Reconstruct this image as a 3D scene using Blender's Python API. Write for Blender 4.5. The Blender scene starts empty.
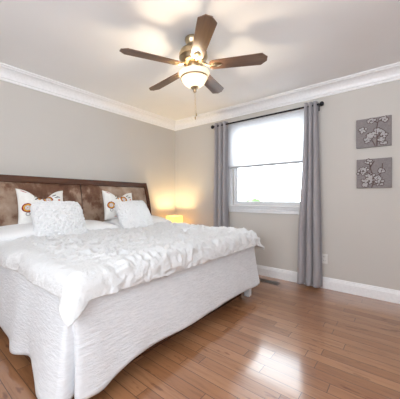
import bpy, bmesh, math, random
from mathutils import Vector, Matrix, noise
random.seed(4)
PI = math.pi
SC = bpy.context.scene
COL = SC.collection

# ------------------------------------------------------------------ camera, world, exposure
X0, Y0, ZC = 3.318, 3.243, 2.44          # window wall, headboard wall, ceiling
XB, YB = -1.5, -1.9                      # walls behind the camera
YAW = 0.89479
cam_d = bpy.data.cameras.new('camera')
cam = bpy.data.objects.new('camera', cam_d); COL.objects.link(cam)
cam.location = (0, 0, 1.0967)
cam.rotation_euler = (PI/2, 0, -YAW)
cam_d.sensor_width = 36.0
cam_d.lens = 252.11*36.0/400.0
cam_d.shift_y = -(199.5-197.21)/400.0
cam_d.clip_start = 0.02
SC.camera = cam

W = bpy.data.worlds.new('sky'); SC.world = W; W.use_nodes = True
bgn = W.node_tree.nodes['Background']
_nt = W.node_tree                        # overcast sky above, stronger glow below the horizon added to brighten the ceiling
_tc = _nt.nodes.new('ShaderNodeTexCoord'); _sp = _nt.nodes.new('ShaderNodeSeparateXYZ'); _mr = _nt.nodes.new('ShaderNodeMapRange')
_nt.links.new(_tc.outputs['Generated'], _sp.inputs[0]); _nt.links.new(_sp.outputs[2], _mr.inputs[0])
_mr.inputs[1].default_value = -0.15; _mr.inputs[2].default_value = 0.15; _mr.inputs[3].default_value = 12.0; _mr.inputs[4].default_value = 8.5
_nt.links.new(_mr.outputs[0], bgn.inputs[1])
bgn.inputs[0].default_value = (0.89, 0.945, 1.0, 1)

SC.view_settings.view_transform = 'Standard'
SC.view_settings.look = 'None'
SC.view_settings.gamma = 1.0
SC.view_settings.use_curve_mapping = False
SC.view_settings.exposure = 0.1
SC.cycles.max_bounces = 10
SC.cycles.diffuse_bounces = 6
SC.cycles.transparent_max_bounces = 12
SC.cycles.sample_clamp_indirect = 8.0
SC.cycles.caustics_reflective = False
SC.cycles.caustics_refractive = False

# rough openings in the walls (along-wall range, z range)
WIN = (0.90, 2.02, 0.985, 2.15)          # window in the window wall (y range)
OPB = (-1.1, 0.7, 1.25, 2.28)             # unseen window behind the camera, added for fill light (x range)
OPS = (-1.0, 1.5, 1.00, 2.28)             # unseen side window, added and sized for fill light (y range)

def portal(name, loc, rot, sx, sy):
    l = bpy.data.lights.new(name, 'AREA'); l.shape = 'RECTANGLE'; l.size = sx; l.size_y = sy
    l.cycles.is_portal = True
    o = bpy.data.objects.new(name, l); COL.objects.link(o); o.location = loc; o.rotation_euler = rot
    return o
portal('daylight_portal', (X0+0.16, (WIN[0]+WIN[1])/2, (WIN[2]+WIN[3])/2), (PI/2, 0, PI/2), WIN[1]-WIN[0], WIN[3]-WIN[2])
portal('daylight_portal', ((OPB[0]+OPB[1])/2, YB-0.13, (OPB[2]+OPB[3])/2), (PI/2, 0, 0), OPB[1]-OPB[0], OPB[3]-OPB[2])
portal('daylight_portal', (XB-0.13, (OPS[0]+OPS[1])/2, (OPS[2]+OPS[3])/2), (PI/2, 0, -PI/2), OPS[1]-OPS[0], OPS[3]-OPS[2])

# ------------------------------------------------------------------ material helpers
class NT:
    def __init__(self, name):
        self.m = bpy.data.materials.new(name); self.m.use_nodes = True
        self.t = self.m.node_tree; self.n = self.t.nodes
        self.b = self.n['Principled BSDF']; self.out = self.n['Material Output']
    def add(self, typ, **kw):
        nd = self.n.new(typ)
        for k, v in kw.items(): setattr(nd, k, v)
        return nd
    def link(self, a, b): self.t.links.new(a, b)
    def coord(self, kind='Object'): return self.add('ShaderNodeTexCoord').outputs[kind]
    def mapping(self, src, scale=(1,1,1), loc=(0,0,0), rot=(0,0,0)):
        mp = self.add('ShaderNodeMapping')
        mp.inputs['Scale'].default_value = scale; mp.inputs['Location'].default_value = loc; mp.inputs['Rotation'].default_value = rot
        self.link(src, mp.inputs['Vector']); return mp.outputs[0]
    def noise(self, vec, scale, detail=3, rough=0.5):
        nd = self.add('ShaderNodeTexNoise')
        nd.inputs['Scale'].default_value = scale; nd.inputs['Detail'].default_value = detail; nd.inputs['Roughness'].default_value = rough
        self.link(vec, nd.inputs['Vector']); return nd.outputs['Fac']
    def ramp(self, fac, stops):
        r = self.add('ShaderNodeValToRGB'); e = r.color_ramp.elements
        while len(e) < len(stops): e.new(0.5)
        for el, (p, c) in zip(e, stops): el.position = p; el.color = (*c, 1)
        self.link(fac, r.inputs[0]); return r.outputs[0]
    def mix(self, fac, a, b, mode='MIX'):
        x = self.add('ShaderNodeMix', data_type='RGBA', blend_type=mode)
        for i, v in ((0, fac), (6, a), (7, b)):
            if hasattr(v, 'links'): self.link(v, x.inputs[i])
            elif i == 0: x.inputs[i].default_value = v
            else: x.inputs[i].default_value = (*v, 1)
        return x.outputs[2]
    def math(self, op, a, b=None, c=None):
        x = self.add('ShaderNodeMath', operation=op)
        for i, v in enumerate((a, b, c)):
            if v is None: continue
            if hasattr(v, 'links'): self.link(v, x.inputs[i])
            else: x.inputs[i].default_value = v
        return x.outputs[0]
    def bump(self, h, strength=0.3, dist=0.01):
        b = self.add('ShaderNodeBump'); b.inputs['Strength'].default_value = strength; b.inputs['Distance'].default_value = dist
        self.link(h, b.inputs['Height']); self.link(b.outputs[0], self.b.inputs['Normal']); return b.outputs[0]
    def base(self, c):
        if hasattr(c, 'links'): self.link(c, self.b.inputs['Base Color'])
        else: self.b.inputs['Base Color'].default_value = (*c, 1)
    def set(self, **kw):
        for k, v in kw.items(): self.b.inputs[k.replace('_', ' ')].default_value = v

def plain(name, col, rough=0.5, metal=0.0, bump=None, spec=0.5):
    m = NT(name); c = m.coord()
    n = m.noise(c, 40, 2)
    m.base(m.ramp(n, [(0.3, tuple(x*0.96 for x in col)), (0.7, tuple(min(1, x*1.03) for x in col))]))
    m.set(Roughness=rough, Metallic=metal, Specular_IOR_Level=spec)
    if bump: m.bump(m.noise(c, bump[0], 4), bump[1], bump[2])
    return m.m

def srgb(r, g, b):
    f = lambda v: (v/255/12.92) if v/255 <= 0.04045 else ((v/255+0.055)/1.055)**2.4
    return (f(r), f(g), f(b))

def mat_floor():
    m = NT('hardwood'); c = m.coord()
    sw = m.add('ShaderNodeSeparateXYZ'); m.link(c, sw.inputs[0])
    cb = m.add('ShaderNodeCombineXYZ'); m.link(sw.outputs[1], cb.inputs[0]); m.link(sw.outputs[0], cb.inputs[1])
    br = m.add('ShaderNodeTexBrick'); br.offset = 0.37; br.offset_frequency = 2; br.squash = 0.75; br.squash_frequency = 3
    br.inputs['Scale'].default_value = 1.0; br.inputs['Brick Width'].default_value = 0.70; br.inputs['Row Height'].default_value = 0.086
    br.inputs['Mortar Size'].default_value = 0.0020; br.inputs['Mortar Smooth'].default_value = 0.2; br.inputs['Bias'].default_value = 0.0
    br.inputs['Color1'].default_value = (0,0,0,1); br.inputs['Color2'].default_value = (1,1,1,1); br.inputs['Mortar'].default_value = (0.3,0.3,0.3,1)
    m.link(cb.outputs[0], br.inputs['Vector'])
    tone = m.ramp(br.outputs['Color'], [(0.0, (0.275, 0.117, 0.050)), (0.35, (0.335, 0.152, 0.069)), (0.7, (0.370, 0.177, 0.085)), (1.0, (0.42, 0.210, 0.107))])
    # grain: stretched along the boards and shifted from board to board
    off = m.add('ShaderNodeVectorMath', operation='ADD'); m.link(cb.outputs[0], off.inputs[0])
    sc = m.add('ShaderNodeVectorMath', operation='SCALE'); m.link(br.outputs['Color'], sc.inputs[0]); sc.inputs['Scale'].default_value = 7.3
    m.link(sc.outputs[0], off.inputs[1])
    g = m.noise(m.mapping(off.outputs[0], (2.2, 26, 1)), 2.0, 6, 0.65)
    grain = m.ramp(g, [(0.28, (0.70, 0.64, 0.58)), (0.5, (1, 1, 1)), (0.75, (1.10, 1.08, 1.05))])
    col = m.mix(1.0, tone, grain, 'MULTIPLY')
    kn = m.noise(m.mapping(off.outputs[0], (3.0, 9, 1)), 1.6, 3, 0.6)
    col = m.mix(1.0, col, m.ramp(kn, [(0.29, (0.55, 0.45, 0.40)), (0.37, (1, 1, 1))]), 'MULTIPLY')
    col = m.mix(br.outputs['Fac'], col, (0.075, 0.035, 0.02))
    m.base(col)
    m.set(Roughness=0.30, Specular_IOR_Level=0.5, Coat_Weight=1.0, Coat_Roughness=0.125)
    h = m.math('SUBTRACT', m.math('MULTIPLY', g, 0.12), m.math('MULTIPLY', br.outputs['Fac'], 1.0))
    und = m.noise(m.mapping(cb.outputs[0], (1.0, 8, 1)), 1.6, 2)
    h = m.math('ADD', h, m.math('MULTIPLY', und, 0.8))
    m.bump(h, 0.25, 0.002)
    return m.m

def mat_wall(name, col):
    m = NT(name); c = m.coord('Object')
    n = m.noise(c, 2.0, 2)
    m.base(m.ramp(n, [(0.3, tuple(x*0.985 for x in col)), (0.7, tuple(x*1.01 for x in col))]))
    m.set(Roughness=0.65, Specular_IOR_Level=0.3)
    m.bump(m.noise(c, 260, 3), 0.06, 0.002)
    return m.m

def mat_fabric(name, col, scale=420, strength=0.25, trans=0.0, rough=0.9, sheen=0.2, tint=None):
    m = NT(name); c = m.coord()
    w1 = m.add('ShaderNodeTexWave', wave_type='BANDS', bands_direction='X'); w2 = m.add('ShaderNodeTexWave', wave_type='BANDS', bands_direction='Z')
    for w in (w1, w2):
        w.inputs['Scale'].default_value = scale/6.28; w.inputs['Distortion'].default_value = 1.2; w.inputs['Detail'].default_value = 1.5
        m.link(c, w.inputs['Vector'])
    n = m.noise(c, 9, 4)
    m.base(m.ramp(n, [(0.3, tuple(x*0.93 for x in col)), (0.7, tuple(min(1, x*1.05) for x in col))]))
    m.set(Roughness=rough, Sheen_Weight=sheen, Specular_IOR_Level=0.2)
    m.bump(m.math('MULTIPLY', w1.outputs['Fac'], w2.outputs['Fac']), strength, 0.002)
    if trans > 0:
        tr = m.add('ShaderNodeBsdfTranslucent'); tr.inputs[0].default_value = (*(tint or col), 1)
        mx = m.add('ShaderNodeMixShader'); mx.inputs[0].default_value = trans
        m.link(m.b.outputs[0], mx.inputs[1]); m.link(tr.outputs[0], mx.inputs[2]); m.link(mx.outputs[0], m.out.inputs[0])
    return m.m

def mat_coverlet():
    m = NT('crinkle_quilt'); c = m.coord()
    n1 = m.noise(m.mapping(c, (9, 9, 42)), 1.6, 5, 0.6)
    n2 = m.noise(m.mapping(c, (22, 22, 70), rot=(0.25, 0.2, 0)), 1.4, 3)
    m.base(m.ramp(n1, [(0.3, (0.69, 0.715, 0.75)), (0.7, (0.775, 0.80, 0.83))]))
    m.set(Roughness=0.9, Sheen_Weight=0.15, Specular_IOR_Level=0.2)
    m.bump(m.math('ADD', n1, m.math('MULTIPLY', n2, 0.6)), 0.5, 0.012)
    return m.m

def mat_white_cloth(name, col=(0.84, 0.84, 0.84), nscale=14, strength=0.35, dist=0.012):
    m = NT(name); c = m.coord()
    n = m.noise(c, nscale, 5, 0.6)
    f = m.noise(c, 300, 2)
    m.base(m.ramp(n, [(0.2, tuple(x*0.97 for x in col)), (0.8, col)]))
    m.set(Roughness=0.85, Sheen_Weight=0.2, Specular_IOR_Level=0.25)
    m.bump(m.math('ADD', n, m.math('MULTIPLY', f, 0.08)), strength, dist)
    return m.m

def mat_leather():
    m = NT('patched_suede'); c = m.coord()
    n1 = m.noise(m.mapping(c, (1.0, 1, 1.0)), 2.6, 5, 0.6)
    n2 = m.noise(m.mapping(c, (1.0, 1, 0.7)), 13, 5, 0.65)
    s = m.math('ADD', m.math('MULTIPLY', n1, 0.72), m.math('MULTIPLY', n2, 0.28))
    m.base(m.ramp(s, [(0.37, (0.085, 0.030, 0.014)), (0.46, (0.16, 0.075, 0.042)), (0.51, (0.30, 0.20, 0.14)), (0.64, (0.46, 0.35, 0.27))]))
    m.set(Roughness=0.55, Sheen_Weight=0.5, Sheen_Roughness=0.4, Specular_IOR_Level=0.35)
    m.bump(m.math('ADD', m.math('MULTIPLY', n2, 0.6), m.math('MULTIPLY', m.noise(c, 120, 3), 0.2)), 0.35, 0.01)
    return m.m

def mat_wood(name, dark, light, axis=0, rough=0.3, coat=0.2):
    m = NT(name); c = m.coord()
    sc = [14, 14, 14]; sc[axis] = 1.2
    g = m.noise(m.mapping(c, sc), 2.2, 6, 0.65)
    m.base(m.ramp(g, [(0.3, dark), (0.7, light)]))
    m.set(Roughness=rough, Coat_Weight=coat, Coat_Roughness=0.15)
    m.bump(g, 0.08, 0.002)
    return m.m

def mat_medallion():
    """White cotton with embroidered medallions and little black leaf strokes (pillow local x / z)."""
    m = NT('embroidered_cotton'); c = m.coord()
    s = m.add('ShaderNodeSeparateXYZ'); m.link(c, s.inputs[0]); X, Y, Z = s.outputs
    wob = m.noise(c, 60, 2)
    front = m.math('LESS_THAN', Y, 0.002)
    col = m.ramp(m.noise(c, 30, 3), [(0.3, (0.76, 0.75, 0.72)), (0.7, (0.83, 0.82, 0.80))])
    def dist(cx, cz):
        dx = m.math('SUBTRACT', X, cx); dz = m.math('SUBTRACT', Z, cz)
        return m.math('SQRT', m.math('ADD', m.math('MULTIPLY', dx, dx), m.math('MULTIPLY', dz, dz)))
    def put(mask, cc):
        nonlocal col
        col = m.mix(m.math('MULTIPLY', mask, front), col, cc)
    for (cx, cz, R) in [(-0.145, -0.012, 0.047), (0.045, 0.070, 0.046), (0.10, -0.10, 0.046)]:
        d = m.math('ADD', dist(cx, cz), m.math('MULTIPLY', m.math('SUBTRACT', wob, 0.5), 0.008))
        for fr, cc in [(1.0, (0.26, 0.022, 0.025)), (0.76, (0.72, 0.42, 0.04)), (0.58, (0.28, 0.03, 0.06)), (0.50, (0.72, 0.71, 0.69)), (0.38, (0.30, 0.30, 0.34)), (0.30, (0.75, 0.72, 0.70)), (0.13, (0.5, 0.12, 0.10))]:
            put(m.math('LESS_THAN', d, R*fr), cc)
    # leaf strokes: short ellipses in black or grey
    for (cx, cz, a, b, ang, cc) in [(-0.055, 0.085, 0.030, 0.007, 0.5, (0.06,0.06,0.06)), (-0.030, 0.105, 0.020, 0.006, -0.3, (0.06,0.06,0.06)), (-0.072, 0.110, 0.016, 0.005, 1.2, (0.10,0.14,0.06)),
                                (-0.035, 0.080, 0.016, 0.011, 0.0, (0.62,0.27,0.05)), (-0.055, -0.040, 0.022, 0.007, 1.4, (0.05,0.05,0.05)), (-0.035, -0.075, 0.022, 0.007, 1.1, (0.06,0.06,0.06)),
                                (0.110, 0.125, 0.026, 0.006, 0.4, (0.13,0.13,0.14)), (0.150, 0.110, 0.020, 0.006, -0.2, (0.13,0.13,0.14)), (0.155, 0.075, 0.014, 0.009, 0.2, (0.55,0.10,0.06)), (0.125, 0.100, 0.018, 0.005, 0.1, (0.16,0.16,0.17)),
                                (-0.06, -0.15, 0.05, 0.005, 0.1, (0.45,0.10,0.08)), (-0.165, 0.16, 0.03, 0.004, -0.5, (0.45,0.10,0.08))]:
        dx = m.math('SUBTRACT', X, cx); dz = m.math('SUBTRACT', Z, cz); ca, sa = math.cos(ang), math.sin(ang)
        u = m.math('DIVIDE', m.math('ADD', m.math('MULTIPLY', dx, ca), m.math('MULTIPLY', dz, sa)), a)
        v = m.math('DIVIDE', m.math('SUBTRACT', m.math('MULTIPLY', dz, ca), m.math('MULTIPLY', dx, sa)), b)
        put(m.math('LESS_THAN', m.math('ADD', m.math('MULTIPLY', u, u), m.math('MULTIPLY', v, v)), 1.0), cc)
    d = dist(-0.145, -0.075)   # small outlined flower
    put(m.math('MULTIPLY', m.math('LESS_THAN', d, 0.019), m.math('GREATER_THAN', d, 0.013)), (0.25, 0.25, 0.25))
    m.base(col); m.set(Roughness=0.9, Specular_IOR_Level=0.2)
    m.bump(m.noise(c, 350, 3), 0.2, 0.002)
    return m.m

def mat_emit(name, col, emit, strength, trans=0.5, tcol=None):
    m = NT(name); c = m.coord()
    m.base(col); m.set(Roughness=0.4)
    n = m.noise(c, 18, 3)
    m.link(m.ramp(n, [(0.2, tuple(x*0.95 for x in emit)), (0.8, emit)]), m.b.inputs['Emission Color'])
    m.b.inputs['Emission Strength'].default_value = strength
    if trans > 0:
        tr = m.add('ShaderNodeBsdfTranslucent'); tr.inputs[0].default_value = (*(tcol or col), 1)
        mx = m.add('ShaderNodeMixShader'); mx.inputs[0].default_value = trans
        m.link(m.b.outputs[0], mx.inputs[1]); m.link(tr.outputs[0], mx.inputs[2]); m.link(mx.outputs[0], m.out.inputs[0])
    return m.m

def mat_glass():
    m = NT('window_glass')
    tr = m.add('ShaderNodeBsdfTransparent'); tr.inputs[0].default_value = (0.97, 0.985, 0.98, 1)
    gl = m.add('ShaderNodeBsdfGlossy'); gl.inputs['Roughness'].default_value = 0.02
    fr = m.add('ShaderNodeFresnel'); fr.inputs[0].default_value = 1.2
    mx = m.add('ShaderNodeMixShader'); m.link(fr.outputs[0], mx.inputs[0])
    m.link(tr.outputs[0], mx.inputs[1]); m.link(gl.outputs[0], mx.inputs[2]); m.link(mx.outputs[0], m.out.inputs[0])
    return m.m

def mat_canvas():
    m = NT('grey_linen_canvas'); c = m.coord()
    w = m.noise(m.mapping(c, (1, 22, 260)), 1.5, 3)
    w2 = m.noise(m.mapping(c, (1, 260, 22)), 1.5, 3)
    s = m.math('ADD', m.math('MULTIPLY', w, 0.6), m.math('MULTIPLY', w2, 0.4))
    m.base(m.ramp(s, [(0.35, (0.155, 0.137, 0.137)), (0.65, (0.285, 0.255, 0.257))]))
    m.set(Roughness=0.7); m.bump(s, 0.2, 0.002)
    return m.m

M = {}
M['floor'] = mat_floor()
M['wall'] = mat_wall('greige_paint', (0.562, 0.533, 0.498))
M['ceiling'] = mat_wall('ceiling_paint', (0.86, 0.87, 0.88))
M['trim'] = plain('white_trim_paint', (0.85, 0.85, 0.86), 0.35)
M['vinyl'] = plain('white_window_vinyl', (0.74, 0.75, 0.77), 0.35)
M['glass'] = mat_glass()
M['curtain'] = mat_fabric('grey_curtain_linen', (0.49, 0.465, 0.485), 500, 0.25, 0.32, 0.5, 0.4, (0.50, 0.49, 0.52))
M['shade'] = mat_fabric('white_cellular_fabric', (0.80, 0.81, 0.83), 600, 0.1, 0.76, 0.9, 0.0, (0.94, 0.94, 0.955))
M['rail'] = plain('grey_shade_rail', (0.42, 0.43, 0.45), 0.4)
M['black'] = plain('black_iron', (0.018, 0.017, 0.022), 0.35, 0.6)
M['darkwood'] = mat_wood('dark_walnut', (0.040, 0.013, 0.007), (0.115, 0.042, 0.022), 0, 0.22, 0.5)
M['leather'] = mat_leather()
M['seam'] = plain('dark_seam', (0.05, 0.025, 0.016), 0.6)
M['blade'] = mat_wood('fan_blade_wood', (0.095, 0.050, 0.032), (0.18, 0.105, 0.068), 0, 0.30, 0.0)
M['brass'] = plain('brushed_antique_brass', (0.46, 0.36, 0.23), 0.32, 1.0)
M['bowl'] = mat_emit('frosted_lit_glass', (0.50, 0.47, 0.42), (1.0, 0.86, 0.62), 0.8, 0.4, (0.10, 0.085, 0.065))
M['lampshade'] = mat_emit('lit_paper_shade', (0.80, 0.66, 0.36), (1.0, 0.80, 0.30), 1.25, 0.75)
M['bulb'] = mat_emit('bulb_glass', (0.9, 0.85, 0.7), (1.0, 0.8, 0.45), 4.0, 0.0)
M['coverlet'] = mat_coverlet()
M['comforter'] = mat_white_cloth('white_ruched_cotton', (0.70, 0.703, 0.708), 34, 0.8, 0.014)
M['sheet'] = mat_white_cloth('white_pillowcase', (0.82, 0.82, 0.825), 9, 0.25, 0.012)
M['fuzzy'] = mat_white_cloth('white_shaggy_plush', (0.86, 0.865, 0.875), 75, 0.9, 0.012)
M['medallion'] = mat_medallion()
M['mattress'] = mat_white_cloth('mattress_ticking', (0.75, 0.75, 0.75), 20, 0.2, 0.006)
M['canvas'] = mat_canvas()
M['petal'] = plain('white_petal_paint', (0.43, 0.415, 0.42), 0.6, 0, (90, 0.5, 0.004))
M['petal_outline'] = plain('brown_petal_outline', (0.085, 0.052, 0.045), 0.6)
M['twig'] = plain('brown_twig_paint', (0.10, 0.055, 0.048), 0.6)
M['plate'] = plain('white_switch_plastic', (0.72, 0.71, 0.69), 0.35)
M['slot'] = plain('dark_slot', (0.03, 0.03, 0.03), 0.6)
M['vent'] = plain('brown_metal_register', (0.20, 0.17, 0.155), 0.4, 0.4)
M['whitepaint'] = plain('white_painted_wood', (0.72, 0.74, 0.76), 0.4)
M['ground'] = plain('pale_outdoor_paving', (0.55, 0.55, 0.54), 0.9)
M['leaf'] = plain('green_leaf', (0.22, 0.36, 0.14), 0.6)
M['bark'] = plain('grey_bark', (0.16, 0.12, 0.09), 0.9)
M['siding'] = plain('white_siding', (0.8, 0.8, 0.8), 0.7)
M['roof'] = plain('grey_roof_shingle', (0.4, 0.4, 0.42), 0.9)
M['farglass'] = plain('grey_far_window', (0.10, 0.11, 0.12), 0.2)

# ------------------------------------------------------------------ mesh helpers
def obj(name, bm, mat, parent=None, smooth=False, sharp=None, loc=None, rot=None):
    me = bpy.data.meshes.new(name)
    bmesh.ops.recalc_face_normals(bm, faces=bm.faces[:])
    bm.to_mesh(me); bm.free()
    for m_ in (mat if isinstance(mat, (list, tuple)) else [mat]): me.materials.append(m_)
    if smooth:
        me.polygons.foreach_set('use_smooth', [True]*len(me.polygons))
        if sharp: me.set_sharp_from_angle(angle=math.radians(sharp))
    o = bpy.data.objects.new(name, me); COL.objects.link(o)
    if parent: o.parent = parent
    if loc: o.location = loc
    if rot: o.rotation_euler = rot
    return o
def tag(o, label=None, cat=None, group=None, kind=None):
    for k, v in (('label', label), ('category', cat), ('group', group), ('kind', kind)):
        if v: o[k] = v
    return o
def empty(name, loc, label, cat, group=None, rot=(0,0,0)):
    o = bpy.data.objects.new(name, None); COL.objects.link(o); o.empty_display_size = 0.1
    o.location = loc; o.rotation_euler = rot
    return tag(o, label, cat, group)
def struct(name, bm, mat, parent=None, **kw):
    o = obj(name, bm, mat, parent, **kw)
    o['kind'] = 'structure'
    return o
def box(bm, x0, x1, y0, y1, z0, z1, bev=0.0, seg=2):
    r = bmesh.ops.create_cube(bm, size=1.0)
    vs = r['verts']
    for v in vs:
        v.co = Vector(((x0+x1)/2 + v.co.x*(x1-x0), (y0+y1)/2 + v.co.y*(y1-y0), (z0+z1)/2 + v.co.z*(z1-z0)))
    if bev > 0:
        es = list({e for v in vs for e in v.link_edges})
        bmesh.ops.bevel(bm, geom=es, offset=bev, segments=seg, profile=0.5, affect='EDGES')
    return bm
def B(*a, **k): return box(bmesh.new(), *a, **k)
def lathe(prof, seg=40, bm=None, mat=None):
    bm = bm or bmesh.new(); rings = []
    for r, z in prof:
        if r < 1e-5: rings.append([bm.verts.new((0, 0, z))])
        else: rings.append([bm.verts.new((r*math.cos(2*PI*k/seg), r*math.sin(2*PI*k/seg), z)) for k in range(seg)])
    for a, b in zip(rings, rings[1:]):
        for k in range(seg):
            k2 = (k+1) % seg
            if len(a) == 1 and len(b) == 1: continue
            if len(a) == 1: bm.faces.new((a[0], b[k], b[k2]))
            elif len(b) == 1: bm.faces.new((a[k], a[k2], b[0]))
            else: bm.faces.new((a[k], a[k2], b[k2], b[k]))
    return bm
def tube(pts, rad, seg=10, bm=None, cap=True):
    bm = bm or bmesh.new(); rings = []
    pts = [Vector(p) for p in pts]
    rads = rad if isinstance(rad, (list, tuple)) else [rad]*len(pts)
    up = Vector((0.123, 0.37, 0.92)).normalized()
    for i, p in enumerate(pts):
        t = (pts[min(i+1, len(pts)-1)] - pts[max(i-1, 0)]).normalized()
        a = t.cross(up).normalized(); b = t.cross(a)
        rings.append([bm.verts.new(p + (a*math.cos(2*PI*k/seg) + b*math.sin(2*PI*k/seg))*rads[i]) for k in range(seg)])
    for a, b in zip(rings, rings[1:]):
        for k in range(seg): bm.faces.new((a[k], a[(k+1) % seg], b[(k+1) % seg], b[k]))
    if cap: bm.faces.new(rings[0]); bm.faces.new(rings[-1][::-1])
    return bm
def extrude_profile(prof, fn, s0, s1):
    """prof: closed list of 2-D points; fn(p, q, s) -> 3-D."""
    bm = bmesh.new()
    a = [bm.verts.new(fn(p, q, s0)) for p, q in prof]; b = [bm.verts.new(fn(p, q, s1)) for p, q in prof]
    n = len(prof)
    for k in range(n): bm.faces.new((a[k], a[(k+1) % n], b[(k+1) % n], b[k]))
    bm.faces.new(a[::-1]); bm.faces.new(b)
    return bm
def wall_with_hole(x0, x1, u0, u1, z0, z1, hole, axis):
    """slab between x0..x1 in thickness; u along the wall; hole = (ua, ub, za, zb)."""
    bm = bmesh.new(); ua, ub, za, zb = hole
    def bx(a, b, c, d):
        if axis == 'x': box(bm, x0, x1, a, b, c, d)
        else: box(bm, a, b, x0, x1, c, d)
    bx(u0, ua, z0, z1); bx(ub, u1, z0, z1); bx(ua, ub, z0, za); bx(ua, ub, zb, z1)
    return bm
def grid(bm, nu, nv, fn, wrap_u=False):
    vs = [[bm.verts.new(fn(i/(nu-1) if not wrap_u else i/nu, j/(nv-1))) for i in range(nu)] for j in range(nv)]
    for j in range(nv-1):
        for i in range(nu if wrap_u else nu-1):
            i2 = (i+1) % nu
            bm.faces.new((vs[j][i], vs[j][i2], vs[j+1][i2], vs[j+1][i]))
    return vs
def N3(x, y, z=0.0): return noise.noise(Vector((x, y, z)))
def sstep(a, b, x):
    t = max(0.0, min(1.0, (x-a)/(b-a))); return t*t*(3-2*t)

# ------------------------------------------------------------------ room shell
T = 0.15
struct('floor', B(XB-T, X0+T, YB-T, Y0+T, -0.12, 0.0), M['floor'])
struct('ceiling', B(XB-T, X0+T, YB-T, Y0+T, ZC, ZC+0.12), M['ceiling'])
struct('wall_left', B(XB-T, X0+T, Y0, Y0+T, 0, ZC), M['wall'])
struct('wall_right', wall_with_hole(X0, X0+T, YB, Y0, 0, ZC, WIN, 'x'), M['wall'])
struct('wall_back', wall_with_hole(YB-T, YB, XB-T, X0+T, 0, ZC, OPB, 'y'), M['wall'])
struct('wall_side', wall_with_hole(XB-T, XB, YB, Y0, 0, ZC, OPS, 'x'), M['wall'])

def crown_prof():
    P = 0.125; D = 0.130
    pts = [(0, 0), (0, D), (0.010, D), (0.014, D-0.008), (0.014, D-0.022), (0.024, D-0.026)]
    for k in range(9):                       # cove
        a = k/8*PI/2
        pts.append((0.024 + 0.080*(1-math.cos(a)), D-0.026 - 0.078*math.sin(a)))
    pts += [(0.108, 0.018), (P, 0.010), (P, 0)]
    return pts
CP = crown_prof()
def base_prof():
    return [(0, 0), (0.016, 0), (0.016, 0.095), (0.013, 0.103), (0.013, 0.110), (0.009, 0.118), (0.008, 0.128), (0.003, 0.134), (0, 0.134)]
BP = base_prof()
struct('trim_1', extrude_profile(CP, lambda p, q, s: (s, Y0-p, ZC-q), XB, X0), M['trim'])
struct('trim_2', extrude_profile(CP, lambda p, q, s: (X0-p, s, ZC-q), YB, Y0), M['trim'])
struct('trim_3', extrude_profile(CP, lambda p, q, s: (s, YB+p, ZC-q), XB, X0), M['trim'])
struct('trim_4', extrude_profile(CP, lambda p, q, s: (XB+p, s, ZC-q), YB, Y0), M['trim'])
struct('baseboard_left', extrude_profile(BP, lambda p, q, s: (s, Y0-p, q), XB, X0), M['trim'])
struct('baseboard_right', extrude_profile(BP, lambda p, q, s: (X0-p, s, q), YB, Y0), M['trim'])

# ------------------------------------------------------------------ window in the window wall
ya, yb, za, zb = WIN
cw = 0.088
win = struct('window_1', (lambda bm: (box(bm, X0-0.018, X0, ya-cw, ya, za-0.005, zb+cw, 0.004), box(bm, X0-0.018, X0, yb, yb+cw, za-0.005, zb+cw, 0.004),
                                      box(bm, X0-0.018, X0, ya, yb, zb, zb+cw, 0.004), bm)[-1])(bmesh.new()), M['vinyl'])
struct('window_frame', (lambda bm: (box(bm, X0+0.03, X0+0.12, ya, ya+0.028, za, zb), box(bm, X0+0.03, X0+0.12, yb-0.028, yb, za, zb),
                             box(bm, X0+0.03, X0+0.12, ya+0.028, yb-0.028, za, za+0.022), box(bm, X0+0.03, X0+0.12, ya+0.028, yb-0.028, zb-0.022, zb), bm)[-1])(bmesh.new()), M['vinyl'], win)
def sash(y0, y1, z0, z1, x):
    bm = bmesh.new(); s = 0.030
    box(bm, x, x+0.03, y0, y0+s, z0, z1, 0.003); box(bm, x, x+0.03, y1-s, y1, z0, z1, 0.003)
    box(bm, x, x+0.03, y0+s, y1-s, z0, z0+s, 0.003); box(bm, x, x+0.03, y0+s, y1-s, z1-s, z1, 0.003)
    return bm
struct('sash', sash(ya+0.028, yb-0.028, za+0.022, (za+zb)/2+0.02, X0+0.045), M['vinyl'], win)
struct('sash', sash(ya+0.028, yb-0.028, (za+zb)/2-0.01, zb-0.022, X0+0.085), M['vinyl'], win)
struct('pane', B(X0+0.058, X0+0.061, ya+0.056, yb-0.056, za+0.05, (za+zb)/2-0.008), M['glass'], win)
struct('pane', B(X0+0.098, X0+0.101, ya+0.056, yb-0.056, (za+zb)/2+0.018, zb-0.05), M['glass'], win)
# sill, stepped apron below it
bm = bmesh.new()
box(bm, X0-0.045, X0+0.03, ya-cw-0.02, yb+cw+0.02, za-0.028, za-0.004, 0.006)
box(bm, X0-0.024, X0, ya-cw-0.01, yb+cw+0.01, za-0.062, za-0.028, 0.006)
box(bm, X0-0.016, X0, ya-cw, yb+cw, za-0.112, za-0.062, 0.004)
struct('window_sill', bm, M['vinyl'], win)
# unseen framed openings behind the camera, added to let in fill daylight
for nm, (a, b, c, d), ax, x in (('fill_window_2', OPB, 'y', YB), ('fill_window_3', OPS, 'x', XB)):
    bm = bmesh.new()
    def bx(u0, u1, z0, z1, nm=nm):
        if ax == 'y': box(bm, u0, u1, x-T, x+0.015, z0, z1)
        else: box(bm, x-T, x+0.015, u0, u1, z0, z1)
    bx(a-0.05, a+0.03, c-0.05, d+0.05); bx(b-0.03, b+0.05, c-0.05, d+0.05); bx(a, b, c-0.05, c+0.03); bx(a, b, d-0.03, d+0.05)
    bx((a+b)/2-0.03, (a+b)/2+0.03, c, d)
    struct(nm, bm, M['vinyl'])

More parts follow.
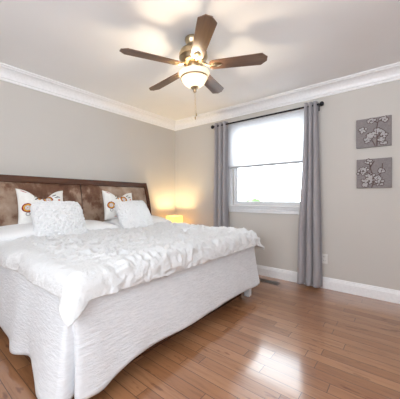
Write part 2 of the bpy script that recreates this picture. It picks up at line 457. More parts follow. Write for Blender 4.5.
# ------------------------------------------------------------------ outdoors, seen overexposed through the lower sash
struct('ground', B(X0+T, 40, -25, 30, -0.6, -0.5), M['ground'])
def leafball(c, r, n, size):
    bm = bmesh.new()
    for k in range(n):
        v = Vector((random.gauss(0, 1), random.gauss(0, 1), random.gauss(0, 1))).normalized()*r*random.uniform(0.55, 1.0)
        v.z *= 0.8
        p = Vector(c)+v; a = Vector((random.gauss(0, 1), random.gauss(0, 1), random.gauss(0, 1))).normalized()
        b = a.orthogonal().normalized(); s = size*random.uniform(0.7, 1.3)
        q = [p-a*s, p+b*s*0.45+Vector((0, 0, 0.004)), p+a*s, p-b*s*0.45]
        bm.faces.new([bm.verts.new(x) for x in q])
    return bm
for (x, y, h, r, lab) in [(9.0, 4.42, 0.95, 0.16, 'brighter green shrub outside the lower window pane, the right one of two'),
                          (12.5, 6.55, 0.85, 0.22, 'small washed-out green shrub outside the lower window pane, nearer the left curtain')]:
    e = empty('garden_shrub', (x, y, -0.5), lab, 'shrub', 'shrubs outside the window')
    obj('trunk', tube([(0, 0, 0), (0.02, 0, h*0.5), (0, 0, h+0.35)], [0.04, 0.03, 0.015]), M['bark'], e, True)
    obj('foliage', leafball((0, 0, h+0.45), r, 260, 0.09), M['leaf'], e)

# ------------------------------------------------------------------ cellular shade over the upper window
ey, es = yb+cw-0.005, ya-cw+0.005
sh = empty('cellular_shade', (X0-0.04, (ey+es)/2, 2.20), 'white pleated cellular shade lowered over the upper window', 'window shade')
def shade_mesh():
    bm = bmesh.new(); n = 34; zt, zb_ = -0.02, -0.648; pts = []
    L = (ey-es)/2
    for k in range(n*2+1):
        z = zt + (zb_-zt)*k/(n*2); pts.append((0.004 if k % 2 else -0.004, z))
    f = [[bm.verts.new((-0.008+p, y, z)) for p, z in pts] for y in (-L, L)]
    g = [[bm.verts.new((0.008-p, y, z)) for p, z in pts] for y in (-L, L)]
    for k in range(n*2):
        bm.faces.new((f[0][k], f[1][k], f[1][k+1], f[0][k+1])); bm.faces.new((g[0][k], g[0][k+1], g[1][k+1], g[1][k]))
    return bm
obj('shade_fabric', shade_mesh(), M['shade'], sh)
L = (ey-es)/2
obj('headrail', B(-0.02, 0.022, -L, L, -0.02, 0.025, 0.004), M['vinyl'], sh)
obj('bottom_rail', B(-0.016, 0.016, -L, L, -0.672, -0.646, 0.005), M['rail'], sh)

# ------------------------------------------------------------------ curtain rod and curtains
XR, ZR = X0-0.10, 2.200
rod = empty('curtain_rod', (XR, 1.535, ZR), 'thin black iron curtain rod with ball finials above the window', 'curtain rod')
obj('rod', tube([(0, -0.755, 0), (0, 0, 0), (0, 0.755, 0)], 0.011, 14), M['black'], rod, True, 40)
for s in (-1, 1):
    f = lathe([(0, 0), (0.014, 0), (0.016, 0.006), (0.010, 0.012), (0.010, 0.018), (0.022, 0.026), (0.028, 0.040), (0.026, 0.053), (0.016, 0.064), (0, 0.067)], 24)
    o = obj('finial', f, M['black'], rod, True, 50); o.location = (0, s*0.752, 0); o.rotation_euler = (-s*PI/2, 0, 0)
    bm = tube([(0.10, s*0.735, -0.012), (0.03, s*0.735, -0.022), (0.0, s*0.735, -0.011)], 0.007)
    box(bm, 0.088, 0.10, s*0.735-0.015, s*0.735+0.015, -0.05, 0.03, 0.003)
    obj('bracket', bm, M['black'], rod, True, 40)
def curtain(y0, y1, y0b, y1b, nf, seed, amp=0.040, zb_=0.03):
    bm = bmesh.new(); nu, nv = nf*18+1, 60; zt = ZR+0.042
    def fn(u, v):
        w = u + 0.018*math.sin(2*PI*u*nf*0.5+seed) * v
        z = zt + (zb_-zt)*v
        ph = 2*PI*nf*w + 0.35*math.sin(3*v+seed)*v
        a = amp*(0.92+0.22*N3(u*4, seed, v*1.5))
        sq = math.sin(ph); sq = math.copysign(abs(sq)**0.75, sq)
        ya_, yb_ = y0+(y0b-y0)*sstep(0, 1, v), y1+(y1b-y1)*sstep(0, 1, v)
        y = ya_+(yb_-ya_)*u + 0.010*math.cos(ph*1.0)*(0.5+0.5*v) + 0.012*N3(u*3, v*3, seed)*v
        x = XR + a*sq + 0.010*N3(u*5+seed, v*2.5, 2)*v
        if u in (0, 1): x += 0.0
        return (min(x, X0-0.024), y, z + 0.004*math.sin(ph)*v)
    grid(bm, nu, nv, fn)
    return bm
for nm, args, lab in (('curtain', (0.775, 0.93, 0.725, 1.01, 3, 1.3), 'grey pleated curtain panel on the right of the window, reaching the baseboard'),
                      ('curtain', (2.045, 2.275, 2.03, 2.315, 3, 4.1), 'grey pleated curtain panel on the left of the window, behind the bed corner')):
    o = obj(nm, curtain(*args), M['curtain'], None, True)
    md = o.modifiers.new('solid', 'SOLIDIFY'); md.thickness = 0.003
    tag(o, lab, 'curtain', 'pair of grey window curtains')

# ------------------------------------------------------------------ pictures
def blossom(bm_p, bm_o, cy, cz, r, seed, x=-0.016):
    rnd = random.Random(seed)
    # each floret is a little dome with a brown outline dome behind it
    n = max(6, int(r/0.0042)+4); r *= 1.15
    for k in range(n):
        a = 2*PI*k/n*2.4+rnd.uniform(0, 0.6); d = r*math.sqrt(rnd.uniform(0.0, 0.8))
        y, z = cy+d*math.cos(a), cz+d*math.sin(a)*0.85; s = rnd.uniform(0.009, 0.0135)
        if not (-0.145 < y < 0.145 and -0.145 < z < 0.145): continue
        for bm, ss, xx, hh in ((bm_o, s*1.55, x, 0.0022), (bm_p, s*0.92, x-0.0012, 0.0045)):
            m_ = 9; ph = rnd.uniform(0, 6)
            ring = [bm.verts.new((xx, y+ss*(1+0.2*math.sin(5*2*PI*q/m_+ph))*math.cos(2*PI*q/m_), z+ss*(1+0.2*math.sin(5*2*PI*q/m_+ph))*math.sin(2*PI*q/m_))) for q in range(m_)]
            c = bm.verts.new((xx-hh, y, z))
            for q in range(m_): bm.faces.new((ring[q], ring[(q+1) % m_], c))
def picture(loc, label, blossoms, twigs, dots, seed):
    e = empty('canvas_picture', loc, label, 'picture', 'floral canvas pictures on the window wall')
    S = 0.157
    obj('canvas', B(-0.016, 0.016, -S, S, -S, S, 0.003), M['canvas'], e)
    bt = bmesh.new()
    for tw in twigs: tube([(-0.0165, a, b) for a, b in tw], [0.0045]*len(tw), 6, bt)
    obj('twig_motif', bt, M['twig'], e, True)
    for k, (y, z, r) in enumerate(blossoms):
        bp, bo = bmesh.new(), bmesh.new(); blossom(bp, bo, y, z, r, seed+k)
        o = obj('blossom_motif', bp, M['petal'], e); obj('blossom_outline', bo, M['petal_outline'], o)
    return e
# local axes on the wall: -y is to the right in the photograph
def P(u, v): return (0.157-u*0.314, 0.157-v*0.314)      # u right, v down, 0..1
def PB(lst): return [(*P(u, v), r) for u, v, r in lst]
picture((X0-0.016, 0.243, 1.797), 'upper grey canvas with white blossoms and two brown stems running down', 
        PB([(0.44, 0.11, 0.032), (0.78, 0.10, 0.030), (0.20, 0.38, 0.035), (0.70, 0.50, 0.028), (0.52, 0.60, 0.035), (0.80, 0.62, 0.028), (0.33, 0.74, 0.034), (0.42, 0.60, 0.026), (0.72, 0.78, 0.028), (0.80, 0.93, 0.030), (0.60, 0.46, 0.02)]),
        [[P(0.60, 1.0), P(0.61, 0.7), P(0.58, 0.45), P(0.63, 0.18), P(0.75, 0.08)], [P(0.56, 1.0), P(0.50, 0.85), P(0.42, 0.70)], [P(0.61, 0.7), P(0.74, 0.52)], [P(0.63, 0.2), P(0.5, 0.12)], [P(0.60, 0.8), P(0.78, 0.9)]], [], 10)
picture((X0-0.016, 0.240, 1.355), 'lower grey canvas with crowded white blossoms and one thin budding stem', 
        PB([(0.38, 0.06, 0.040), (0.14, 0.42, 0.045), (0.26, 0.36, 0.028), (0.72, 0.42, 0.024), (0.40, 0.60, 0.045), (0.30, 0.78, 0.042), (0.62, 0.66, 0.024), (0.66, 0.82, 0.036), (0.46, 0.70, 0.035), (0.24, 0.90, 0.025)]),
        [[P(0.44, 1.0), P(0.50, 0.8), P(0.46, 0.55), P(0.40, 0.3), P(0.38, 0.1)], [P(0.46, 0.55), P(0.25, 0.42)], [P(0.50, 0.8), P(0.64, 0.62), P(0.74, 0.40), P(0.75, 0.18)], [P(0.40, 0.30), P(0.52, 0.08)], [P(0.48, 0.9), P(0.68, 0.8)]], [], 40)

# ------------------------------------------------------------------ outlet and floor register
out = empty('wall_outlet', (X0-0.001, 0.733, 0.354), 'white duplex outlet low on the wall beside the right curtain', 'outlet')
obj('cover_plate', B(-0.006, 0.001, -0.036, 0.036, -0.058, 0.058, 0.003), M['plate'], out)
for s in (-1, 1):
    o = obj('socket', B(-0.008, -0.005, -0.017, 0.017, s*0.024-0.015, s*0.024+0.015, 0.002), M['plate'], out)
    bm = bmesh.new(); box(bm, -0.0086, -0.0076, -0.009, -0.006, s*0.024-0.004, s*0.024+0.008); box(bm, -0.0086, -0.0076, 0.006, 0.009, s*0.024-0.004, s*0.024+0.008)
    obj('socket_slot', bm, M['slot'], o)
reg = empty('floor_register', (3.105, 1.365, 0.0), 'dark metal floor register set in the boards near the baseboard', 'floor vent')
bm = bmesh.new()
box(bm, -0.055, 0.055, -0.155, -0.143, 0.0, 0.006, 0.002); box(bm, -0.055, 0.055, 0.143, 0.155, 0.0, 0.006, 0.002)
box(bm, -0.055, -0.043, -0.143, 0.143, 0.0, 0.006, 0.002); box(bm, 0.043, 0.055, -0.143, 0.143, 0.0, 0.006, 0.002); box(bm, -0.004, 0.004, -0.143, 0.143, 0.0, 0.005)
obj('register_frame', bm, M['vent'], reg)
bm = bmesh.new()
for k in range(19): box(bm, -0.043, 0.043, -0.136+k*0.0151-0.003, -0.136+k*0.0151+0.003, 0.0008, 0.0042)
obj('register_slats', bm, M['vent'], reg)
obj('duct_opening', B(-0.044, 0.044, -0.144, 0.144, 0.0, 0.0008), M['slot'], reg)

# ------------------------------------------------------------------ ceiling fan
FX, FY, FZ = 1.625, 1.385, 2.200         # blade level
fan = empty('ceiling_fan', (FX, FY, ZC), 'five-blade wooden ceiling fan with brass motor and lit bowl light', 'ceiling fan')
fan.rotation_euler = Matrix.Rotation(0.045, 3, Vector((-0.78, -0.626, 0))).to_euler()
def z_(z): return z-ZC
obj('canopy', lathe([(0, z_(2.44)), (0.062, z_(2.44)), (0.066, z_(2.428)), (0.060, z_(2.405)), (0.052, z_(2.392)), (0.050, z_(2.372)), (0.054, z_(2.366)), (0, z_(2.362))]), M['brass'], fan, True, 50)
obj('motor_housing', lathe([(0, z_(2.368)), (0.058, z_(2.366)), (0.085, z_(2.352)), (0.108, z_(2.332)), (0.118, z_(2.308)), (0.116, z_(2.290)), (0.121, z_(2.286)), (0.121, z_(2.276)), (0.112, z_(2.270)), (0.106, z_(2.250)), (0.090, z_(2.232)), (0.062, z_(2.224)), (0, z_(2.222))]), M['brass'], fan, True, 50)
obj('light_fitter', lathe([(0, z_(2.226)), (0.046, z_(2.224)), (0.050, z_(2.205)), (0.044, z_(2.188)), (0.052, z_(2.178)), (0.060, z_(2.170)), (0.056, z_(2.162)), (0.034, z_(2.158)), (0, z_(2.157))]), M['brass'], fan, True, 50)
bowl = obj('glass_bowl', lathe([(0.122, z_(2.148)), (0.128, z_(2.146)), (0.130, z_(2.138)), (0.124, z_(2.124)), (0.112, z_(2.108)), (0.108, z_(2.100)), (0.103, z_(2.086)), (0.088, z_(2.060)), (0.066, z_(2.040)), (0.040, z_(2.028)), (0.0, z_(2.024))], 48), M['bowl'], fan, True)
obj('bowl_band', lathe([(0.113, z_(2.110)), (0.1165, z_(2.108)), (0.1165, z_(2.101)), (0.1095, z_(2.098)), (0.1085, z_(2.104)), (0.113, z_(2.110))], 48), M['brass'], fan, True, 60)
for k in range(3):                       # arms that hold the bowl rim
    a = k*2*PI/3+0.4
    obj('bowl_arm', tube([(0.05*math.cos(a), 0.05*math.sin(a), z_(2.170)), (0.09*math.cos(a), 0.09*math.sin(a), z_(2.168)), (0.126*math.cos(a), 0.126*math.sin(a), z_(2.146))], 0.0035, 8), M['brass'], fan, True)
obj('finial', lathe([(0, z_(2.034)), (0.030, z_(2.032)), (0.034, z_(2.024)), (0.026, z_(2.014)), (0.014, z_(2.010)), (0.012, z_(2.002)), (0.016, z_(1.996)), (0.012, z_(1.986)), (0.004, z_(1.980)), (0, z_(1.978))], 28), M['brass'], fan, True, 60)
bm = bmesh.new()
for dx, z1 in ((0.006, 1.800), (-0.010, 1.770)):
    z = 1.985; k = 0
    while z > z1:
        r_ = 0.0021 if k % 2 else 0.0015
        bmesh.ops.create_uvsphere(bm, u_segments=6, v_segments=4, radius=r_, matrix=Matrix.Translation((dx*(1-(z-z1)/0.3), 0.0, z_(z)))); z -= 0.0048; k += 1
chain = obj('pull_chain', bm, M['brass'], fan, True)
for dx, z1 in ((0.006, 1.800), (-0.010, 1.770)):
    b2 = lathe([(0, 0.010), (0.004, 0.008), (0.006, 0.0), (0.0055, -0.012), (0.003, -0.018), (0, -0.020)], 12)
    o = obj('chain_pull', b2, M['brass'], chain, True, 60); o.location = (dx, 0, z_(z1))
def blade_mesh():
    """blade along +x from hub; pitched about its axis."""
    bm = bmesh.new(); r0, r1 = 0.135, 0.600
    out_ = [(r0, -0.034), (r0+0.025, -0.050), (0.30, -0.056), (r1-0.038, -0.064), (r1-0.002, -0.028), (r1+0.006, -0.024), (r1+0.006, 0.024), (r1-0.002, 0.028), (r1-0.038, 0.064), (0.30, 0.056), (r0+0.025, 0.050), (r0, 0.034)]
    t = 0.0035; p = -math.radians(12)
    def tr(x, y, z): return (x, y*math.cos(p)-z*math.sin(p), y*math.sin(p)+z*math.cos(p))
    top = [bm.verts.new(tr(x, y, t)) for x, y in out_]; bot = [bm.verts.new(tr(x, y, -t)) for x, y in out_]
    bm.faces.new(top); bm.faces.new(bot[::-1]); n = len(out_)
    for k in range(n): bm.faces.new((top[k], bot[k], bot[(k+1) % n], top[(k+1) % n]))
    return bm
def iron_mesh():
    bm = bmesh.new(); p = -math.radians(12)
    tube([(0.085, 0, 0.022), (0.115, 0, 0.004), (0.145, 0, -0.008), (0.185, 0, -0.009)], [0.012, 0.010, 0.011, 0.008], 10, bm)
    # leaf-shaped plate under the blade root
    ol = [(0.140, 0), (0.155, 0.018), (0.180, 0.030), (0.210, 0.026), (0.232, 0.010), (0.240, 0), (0.232, -0.010), (0.210, -0.026), (0.180, -0.030), (0.155, -0.018)]
    def tr(x, y, z): return (x, y*math.cos(p)-z*math.sin(p), y*math.sin(p)+z*math.cos(p))
    a = [bm.verts.new(tr(x, y, -0.0035)) for x, y in ol]; c = bm.verts.new(tr(0.19, 0, -0.013)); d = [bm.verts.new(tr(0.19+(x-0.19)*0.6, y*0.6, -0.0115)) for x, y in ol]
    n = len(ol)
    for k in range(n):
        k2 = (k+1) % n
        bm.faces.new((a[k], a[k2], d[k2], d[k])); bm.faces.new((d[k], d[k2], c))
    return bm
PH = 0.226; TILT = (0.0, 0.0)
me_b = None
for k in range(5):
    a = PH+k*2*PI/5
    o = obj('blade', blade_mesh(), M['blade'], fan); o.location = (0, 0, z_(FZ)); o.rotation_euler = (0, 0, a)
    i = obj('blade_iron', iron_mesh(), M['brass'], o, True, 45)
pl = bpy.data.lights.new('fan_bulb_light', 'POINT'); pl.energy = 14.5; pl.color = (1.0, 0.80, 0.56); pl.shadow_soft_size = 0.018
o = bpy.data.objects.new('fan_bulb_light', pl); COL.objects.link(o); o.location = (FX, FY, 2.112)

# ------------------------------------------------------------------ bed
BX0, BX1, BYF, BYH = 0.62, 2.56, 1.33, 3.02
bed = empty('bed', ((BX0+BX1)/2, (BYF+BYH)/2, 0), 'king bed with dark wood headboard framing patched brown suede', 'bed')
bcx, bcy = (BX0+BX1)/2, (BYF+BYH)/2
def loc_(bm):
    bmesh.ops.translate(bm, verts=bm.verts[:], vec=(-bcx, -bcy, 0)); return bm
HX0, HX1 = 0.54, 2.555
def hy(z): return 3.085 + 0.075*max(0, (z-0.75)/0.57)**2      # sleigh curve of the front face
def curved_panel(x0f, x1f, z0, z1, thick, n=14, puff=0.0, nx=2):
    bm = bmesh.new()
    def front(u, v):
        z = z0+(z1-z0)*v; x = x0f(z)+(x1f(z)-x0f(z))*u
        return (x, hy(z)-thick/2-puff*(1-(2*v-1)**4)*(1-(2*u-1)**8), z)
    def back(u, v):
        z = z0+(z1-z0)*v; x = x0f(z)+(x1f(z)-x0f(z))*u
        return (x, hy(z)+thick/2, z)
    f = grid(bm, nx, n, front); b = grid(bm, nx, n, back)
    for j in range(n-1):
        bm.faces.new((f[j][0], f[j+1][0], b[j+1][0], b[j][0])); bm.faces.new((f[j][-1], b[j][-1], b[j+1][-1], f[j+1][-1]))
    for i in range(nx-1):
        bm.faces.new((f[0][i], b[0][i], b[0][i+1], f[0][i+1])); bm.faces.new((f[-1][i], f[-1][i+1], b[-1][i+1], b[-1][i]))
    return loc_(bm)
xr = lambda z: HX1 + 0.045*max(0, (1.32-z)/0.5)**0.9 * 0.9     # right post splays outward towards the floor
xl = lambda z: HX0 - 0.045*max(0, (1.32-z)/0.5)**0.9 * 0.9
hb = obj('headboard', curved_panel(lambda z: xl(z)+0.05, lambda z: xr(z)-0.05, 0.30, 1.272, 0.030, 20, 0.022, 24), M['leather'], bed, True, 50)
hb['label'] = 'mottled brown suede headboard panel in a dark wood frame'
def rail_bm():
    bm = bmesh.new()
    prof = [(-0.028, 1.243), (-0.036, 1.250), (-0.034, 1.306), (-0.028, 1.316), (0.030, 1.320), (0.036, 1.312), (0.036, 1.250)]
    xs = [HX0, HX1]
    rings = [[bm.verts.new((x, hy(min(z, 1.30))+p, z + (0.010 if x < 1 else 0.0))) for p, z in prof] for x in xs]
    n = len(prof)
    for k in range(n): bm.faces.new((rings[0][k], rings[0][(k+1) % n], rings[1][(k+1) % n], rings[1][k]))
    bm.faces.new(rings[0][::-1]); bm.faces.new(rings[1])
    return loc_(bm)
obj('top_rail', rail_bm(), M['darkwood'], hb)
for f0, f1 in ((lambda z: xr(z)-0.052, xr), (xl, lambda z: xl(z)+0.052)):
    obj('post', curved_panel(f0, f1, 0.0, 1.318, 0.068, 24), M['darkwood'], hb)
for xs in (1.51,):
    obj('panel_seam', curved_panel(lambda z, q=xs: q-0.003, lambda z, q=xs: q+0.003, 0.60, 1.262, 0.079, 16), M['seam'], hb)
obj('underbed_dark_block', loc_(B(BX0+0.07, BX1-0.07, BYF+0.075, BYH-0.05, 0.0, 0.164, 0.004)), M['darkwood'], bed)  # dark block added to deepen the shade in the gap under the hem
obj('box_spring', loc_(B(BX0+0.02, BX1-0.02, BYF+0.02, BYH-0.01, 0.165, 0.40, 0.02)), M['mattress'], bed)
for x, y in ((BX0+0.06, BYF+0.06), (BX1-0.035, BYF+0.012), (BX0+0.06, BYH-0.1), (BX1-0.06, BYH-0.1)):
    o = obj('leg', loc_((lambda bm: (box(bm, x-0.03, x+0.03, y-0.03, y+0.03, 0.0, 0.165, 0.004), bm)[-1])(bmesh.new())), M['whitepaint'], bed)
mt = obj('mattress', B(BX0, BX1, BYF, BYH, 0.40, 0.662, 0.04, 3), M['mattress'], None, True, 50)
tag(mt, 'thick mattress on the bed, hidden under the white coverlet and comforter', 'mattress')

# coverlet: top sheet plus a skirt with folds
def coverlet():
    bm = bmesh.new()
    xl_, xr_, yf, yh, rc = 0.575, 2.605, 1.285, 3.02, 0.07
    ztop = 0.674
    path = []   # (x, y, nx, ny, tag) starting at the head on the left side
    def seg(p, q, n, nx, ny):
        for k in range(n): t = k/n; path.append((p[0]+(q[0]-p[0])*t, p[1]+(q[1]-p[1])*t, nx, ny))
    seg((xl_, yh), (xl_, yf+rc), 90, -1, 0)
    for k in range(16):
        a = PI + k/16*PI/2; path.append((xl_+rc+rc*math.cos(a), yf+rc+rc*math.sin(a), math.cos(a), math.sin(a)))
    seg((xl_+rc, yf), (xr_-rc, yf), 110, 0, -1)
    for k in range(16):
        a = 1.5*PI + k/16*PI/2; path.append((xr_-rc+rc*math.cos(a), yf+rc+rc*math.sin(a), math.cos(a), math.sin(a)))
    seg((xr_, yf+rc), (xr_, yh), 60, 1, 0); path.append((xr_, yh, 1, 0))
    g = lambda v, c, w: math.exp(-((v-c)/w)**2)
    s = 0; cols = []; prev = None
    nd = 30
    for (x, y, nx, ny) in path:
        left = nx < -0.99; foot = ny < -0.99; right = nx > 0.99
        corner = not (left or foot or right)
        # hem height and fold size
        zh = 0.035; f = 0.012
        if left:
            zh = 0.115 - 0.035*g(y, 2.0, 0.12) - 0.065*sstep(1.75, 1.45, y) + 0.004*math.sin(y*19)
            f = 0.035 + 0.030*g(y, 2.00, 0.09) + 0.045*g(y, 1.47, 0.15) - 0.012*g(y, 1.80, 0.08) + 0.02*g(y, 2.6, 0.12)
        elif corner and x < 1:
            a = math.atan2(-ny, -nx)     # 0 = left side, pi/2 = foot
            f = 0.035 + 0.040*g(a, -0.1, 0.4) - 0.075*g(a, 0.75, 0.17); zh = 0.052 + 0.02*a
        elif foot:
            f = 0.035 + 0.012*g(x, 0.71, 0.06) + 0.010*N3(x*3.2, 7.7) + 0.015*g(x, 2.54, 0.1)
            zh = 0.078 + 0.058*sstep(0.68, 0.95, x) + 0.006*math.sin(x*7)
        elif corner:
            f = 0.05 + 0.03*nx; zh = 0.14
        else:
            f = 0.08 + 0.02*math.sin(y*12); zh = 0.12
        col = []
        for j in range(nd+1):
            d = j/nd
            if j == 0: px, py, pz = x-nx*0.06, y-ny*0.06, ztop
            elif j == 1: px, py, pz = x-nx*0.02, y-ny*0.02, ztop-0.004
            else:
                dd = (j-2)/(nd-2)
                pz = (ztop-0.03)+(zh-(ztop-0.03))*dd
                of = f*dd**1.3 + 0.006*N3(x*6+y*6, pz*9, 3.3)*dd
                px, py = x+nx*of, y+ny*of
            col.append(bm.verts.new((px, py, pz)))
        cols.append(col)
    for a, b in zip(cols, cols[1:]):
        for j in range(nd): bm.faces.new((a[j], b[j], b[j+1], a[j+1]))
    bm.faces.new([c[0] for c in cols])
    return bm
cv = obj('coverlet', coverlet(), M['coverlet'], None, True, 70)
md = cv.modifiers.new('solid', 'SOLIDIFY'); md.thickness = 0.006; md.offset = -1
tag(cv, 'white crinkle-textured coverlet hanging over the bed sides to the floor', 'coverlet')

# comforter: ruched top, draped over left, foot and right edges
CXL, CXR, CYF, CYH, CZ = 0.650, 2.545, 1.350, 2.76, 0.698
def comforter():
    bm = bmesh.new(); R = 0.085
    ol, orr, of = 0.158, 0.195, 0.180
    nu, nv = 340, 220
    SL, SR = CXL-ol, CXR+orr; TF = CYF-of
    def base(X, Y):
        ex = X-CXL if X < CXL else (X-CXR if X > CXR else 0.0)
        ey = Y-CYF if Y < CYF else 0.0
        e = math.hypot(ex, ey)
        if e > 0: e *= 1+0.24*(2*abs(ex*ey)/(e*e))**1.1*sstep(0.05, 0.2, e)*(1.0 if X < 1.5 else 0.3)
        bx, by = min(max(X, CXL), CXR), max(Y, CYF)
        if e < 1e-6: h = d = 0.0; dx = dy = 0.0
        else:
            l_ = math.hypot(ex, ey); dx, dy = ex/l_, ey/l_
            if e < R*PI/2: h, d = R*math.sin(e/R), R*(1-math.cos(e/R))
            else:
                r = e-R*PI/2; q = 0.14+0.45*(2*abs(dx*dy))**1.5; h, d = R+q*r, R+math.sqrt(1-q*q)*r
        # loft: puffier in the middle, thin at the edge
        z = CZ - d
        return Vector((bx+dx*h, by+dy*h, z)), e
    pos = [[None]*nu for _ in range(nv)]; E_ = [[0]*nu for _ in range(nv)]; UV = [[None]*nu for _ in range(nv)]
    for j in range(nv):
        for i in range(nu):
            X = SL+(SR-SL)*i/(nu-1); Y = TF+(CYH-TF)*j/(nv-1)
            # uneven hem line
            pos[j][i], E_[j][i] = base(X, Y); UV[j][i] = (X, Y)
    disp = [[None]*nu for _ in range(nv)]
    for j in range(nv):
        for i in range(nu):
            p = pos[j][i]
            a = pos[j][min(i+1, nu-1)]-pos[j][max(i-1, 0)]; b = pos[min(j+1, nv-1)][i]-pos[max(j-1, 0)][i]
            n = a.cross(b)
            n = n.normalized() if n.length > 1e-9 else Vector((0, 0, 1))
            X, Y = UV[j][i]
            wx = X+0.045*N3(X*5, Y*5, 1.1)+0.018*N3(X*14, Y*14, 4); wy = Y+0.045*N3(X*5, Y*5, 8.2)+0.018*N3(X*14, Y*14, 9)
            e = E_[j][i]
            rid = lambda v: 1-abs(v)*2.6
            r1 = rid(N3(wx*6.0, wy*11.0, 0.3)); r2 = rid(N3(wx*14, wy*21, 5.3)); r3 = rid(N3(wx*27, wy*30, 2.7))
            # gathered pinches, staggered
            row = math.floor(wy/0.075); pin = math.cos((wx/0.12+0.5*(row % 2))*2*PI)*math.cos((wy/0.075-row-0.5)*PI)
            sideleft = sstep(CXL+0.17, CXL+0.0, X+0.04*N3(Y*5, 3, 3))
            am = 1-0.72*sideleft
            cornl = sstep(0.34, 0.08, math.hypot(X-CXL, Y-CYF)); am *= 1-0.75*cornl
            h = 0.013*r1 + 0.014*r2 + 0.008*r3 + 0.007*pin + 0.004
            am *= 1-0.45*sstep(0.03, 0.13, e)
            h = max(h, -0.012)
            fold = 0.0
            if e > 0:
                k1 = rid(N3(Y*5.2, X*1.2, 4.4)); fold = 0.015*sideleft*k1*sstep(0, 0.10, e)*(1-cornl)
                k2 = rid(N3(X*8.5+1.5*wy, Y*2.0, 7.1)); fold += 0.009*(1-sideleft)*k2*sstep(0, 0.08, e)*(1-cornl)
                fold += 0.010*N3(X*7, Y*7, 1.7)*sstep(0.05, 0.2, e)*(1.0 if X < 1.5 else 0.3)
            low = 0.004+0.008*N3(X*2.2, Y*2.2, 6.6)
            edge_thin = sstep(0.0, 0.05, CYH-Y); p = p + Vector((0, 0, 0.030*sstep(2.52, 2.72, Y)))
            disp[j][i] = p + n*(am*h + fold + low + 0.008*edge_thin)
    vs = [[bm.verts.new(disp[j][i]) for i in range(nu)] for j in range(nv)]
    for j in range(nv-1):
        for i in range(nu-1): bm.faces.new((vs[j][i], vs[j][i+1], vs[j+1][i+1], vs[j+1][i]))
    return bm
cf = obj('comforter', comforter(), M['comforter'], None, True)
md = cf.modifiers.new('solid', 'SOLIDIFY'); md.thickness = 0.016; md.offset = -1
tag(cf, 'puffy white ruched comforter spread across the top of the bed', 'comforter')

# pillows -----------------------------------------------------------------------------------
def pillow(Wd, Ht, Th, nu=40, ear=0.10, chop=0.0, rough=0.0, rs=40.0, seed=0, sag=0.0, power=0.42, rnd_=0.0):
    bm = bmesh.new(); n = nu
    idx = {}
    def pt(u, v, side):
        rc = 1-rnd_*(u*u*v*v)**2; x = Wd/2*u*(1-ear*(1-v*v))*rc; z = Ht/2*v*(1-ear*(1-u*u))*rc
        if v > 0: z -= chop*v*v*math.exp(-(u/0.45)**2)
        t = Th/2*max(0.0, (1-u*u)*(1-v*v))**power
        if chop and v > 0: t *= 1-0.30*math.exp(-(u/0.3)**2)*v
        z -= sag*(1-u*u)*0.0
        w = 0.006*N3(u*2.5+seed, v*2.5, side*3)
        return Vector((x, side*t + w*(1-u*u)*(1-v*v), z))
    for side in (-1, 1):
        for j in range(n+1):
            for i in range(n+1):
                border = i in (0, n) or j in (0, n)
                key = (i, j, 0 if border else side)
                if key in idx: continue
                u, v = math.sin((2*i/n-1)*PI/2), math.sin((2*j/n-1)*PI/2)
                u = 0.5*u+0.5*(2*i/n-1); v = 0.5*v+0.5*(2*j/n-1)
                p = pt(u, v, side)
                if rough:
                    q = p*rs
                    d = noise.noise_vector(q + Vector((seed, 0, 0)))
                    r = 1-2*abs(noise.noise(q*0.8+Vector((0, seed, 0))))
                    p = p + Vector((d.x, d.y*1.0, d.z))*rough*0.8 + Vector((0, side, 0))*rough*r
                idx[key] = bm.verts.new(p)
        for j in range(n):
            for i in range(n):
                f = []
                for (a, b) in ((i, j), (i+1, j), (i+1, j+1), (i, j+1)):
                    f.append(idx[(a, b, 0 if (a in (0, n) or b in (0, n)) else side)])
                bm.faces.new(f if side < 0 else f[::-1])
    return bm
def place(name, bm, mat, loc, rx, ry, rz, label, cat, group):
    o = obj(name, bm, mat, None, True)
    o.location = loc; o.rotation_euler = (Matrix.Rotation(rz, 3, 'Z') @ Matrix.Rotation(rx, 3, 'X') @ Matrix.Rotation(ry, 3, 'Y')).to_euler()
    return tag(o, label, cat, group)
# flat sleeping pillows lie on the mattress: local z is the short side
place('bed_pillow', pillow(1.26, 0.46, 0.175, 36, 0.03, seed=3), M['sheet'], (1.10, 2.83, 0.757), -PI/2+0.06, 0, 0.0, 'long white bed pillow lying flat, nearer the left edge of the photo', 'pillow', 'white pillows lying flat against the headboard')
place('bed_pillow', pillow(0.86, 0.44, 0.175, 36, 0.03, seed=8), M['sheet'], (2.18, 2.83, 0.757), -PI/2+0.06, 0, 0.0, 'white bed pillow lying flat, nearer the glowing lamp', 'pillow', 'white pillows lying flat against the headboard')
place('patterned_pillow', pillow(0.45, 0.40, 0.15, 40, 0.07, 0.105, seed=1), M['medallion'], (1.025, 2.945, 0.985), -0.27, 0.03, 0.0, 'white throw pillow with red and yellow medallion, nearer the left edge of the photo', 'pillow', 'medallion throw pillows')
place('patterned_pillow', pillow(0.45, 0.39, 0.15, 40, 0.07, 0.075, seed=5), M['medallion'], (1.945, 2.945, 0.985), -0.27, 0.06, 0.0, 'white throw pillow with red and yellow medallion, nearer the glowing lamp', 'pillow', 'medallion throw pillows')
place('fluffy_pillow', pillow(0.475, 0.43, 0.20, 120, 0.015, 0.0, 0.011, 48, seed=2, rnd_=0.09), M['fuzzy'], (1.085, 2.655, 0.858), -0.50, 0.0, 0.0, 'shaggy white square pillow leaning in front, nearer the left edge of the photo', 'pillow', 'shaggy white throw pillows')
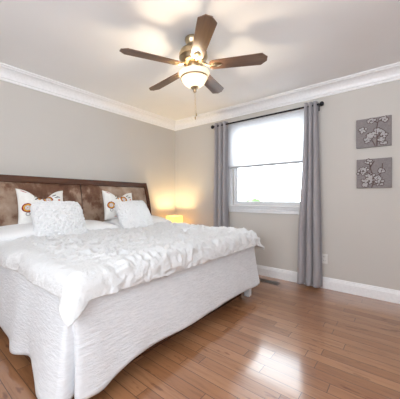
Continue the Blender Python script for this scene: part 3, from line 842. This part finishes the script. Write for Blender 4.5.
place('fluffy_pillow', pillow(0.465, 0.43, 0.20, 120, 0.015, 0.0, 0.011, 48, seed=7, rnd_=0.09), M['fuzzy'], (1.985, 2.655, 0.852), -0.50, -0.06, 0.0, 'shaggy white square pillow leaning in front, nearer the glowing lamp', 'pillow', 'shaggy white throw pillows')

# ------------------------------------------------------------------ nightstand and table lamp in the corner
NX, NY, NZ = 3.06, 3.00, 0.46
ns = empty('nightstand', (NX, NY, 0), 'small dark nightstand in the corner behind the bed, under the lamp', 'nightstand')
obj('body', B(-0.20, 0.20, -0.19, 0.20, 0.10, NZ-0.025, 0.004), M['darkwood'], ns)
obj('tabletop', B(-0.22, 0.22, -0.21, 0.21, NZ-0.025, NZ, 0.005), M['darkwood'], ns)
dr = obj('drawer', B(-0.17, 0.17, -0.205, -0.188, 0.24, NZ-0.05, 0.004), M['darkwood'], ns)
obj('knob', lathe([(0, 0), (0.006, 0), (0.006, 0.012), (0.014, 0.018), (0.012, 0.028), (0, 0.031)], 16), M['brass'], dr, True, 60, (0, -0.205, 0.33), (PI/2, 0, 0))
for sx in (-1, 1):
    for sy in (-1, 1):
        obj('leg', B(sx*0.175-0.018, sx*0.175+0.018, sy*0.165-0.018, sy*0.165+0.018, 0, 0.11, 0.003), M['darkwood'], ns)
lamp = empty('table_lamp', (NX+0.005, NY+0.015, NZ), 'small square table lamp with glowing yellow shade beside the bed', 'table lamp')
obj('lamp_base', B(-0.07, 0.07, -0.07, 0.07, 0.0, 0.022, 0.004), M['darkwood'], lamp)
obj('stem', lathe([(0, 0.02), (0.012, 0.02), (0.012, 0.14), (0.018, 0.145), (0.018, 0.175), (0, 0.175)], 16), M['brass'], lamp, True, 50)
hs = 0.100
bm = bmesh.new()
for s in (1, 0.985):
    h = hs*s
    vs_ = [[bm.verts.new((x*h, y*h, z)) for x, y in ((-1, -1), (1, -1), (1, 1), (-1, 1))] for z in (0.095, 0.318)]
    for k in range(4): bm.faces.new((vs_[0][k], vs_[0][(k+1) % 4], vs_[1][(k+1) % 4], vs_[1][k]))
shd = obj('lamp_shade', bm, M['lampshade'], lamp)
bm = bmesh.new()
for a in (0, PI/2):
    c, s = math.cos(a), math.sin(a)
    tube([(-hs*c, -hs*s, 0.30), (0, 0, 0.30), (hs*c, hs*s, 0.30)], 0.002, 6, bm)
tube([(0, 0, 0.17), (0, 0.0, 0.30)], 0.003, 6, bm)
obj('shade_spider', bm, M['brass'], shd)
bm = bmesh.new(); bmesh.ops.create_uvsphere(bm, u_segments=20, v_segments=12, radius=0.028, matrix=Matrix.Translation((0, 0.0, 0.20)))
obj('bulb', bm, M['bulb'], lamp, True)
ll = bpy.data.lights.new('table_lamp_light', 'POINT'); ll.energy = 62.0; ll.color = (1.0, 0.72, 0.34); ll.shadow_soft_size = 0.05
o = bpy.data.objects.new('table_lamp_light', ll); COL.objects.link(o); o.location = (NX+0.005, NY+0.015, NZ+0.195)
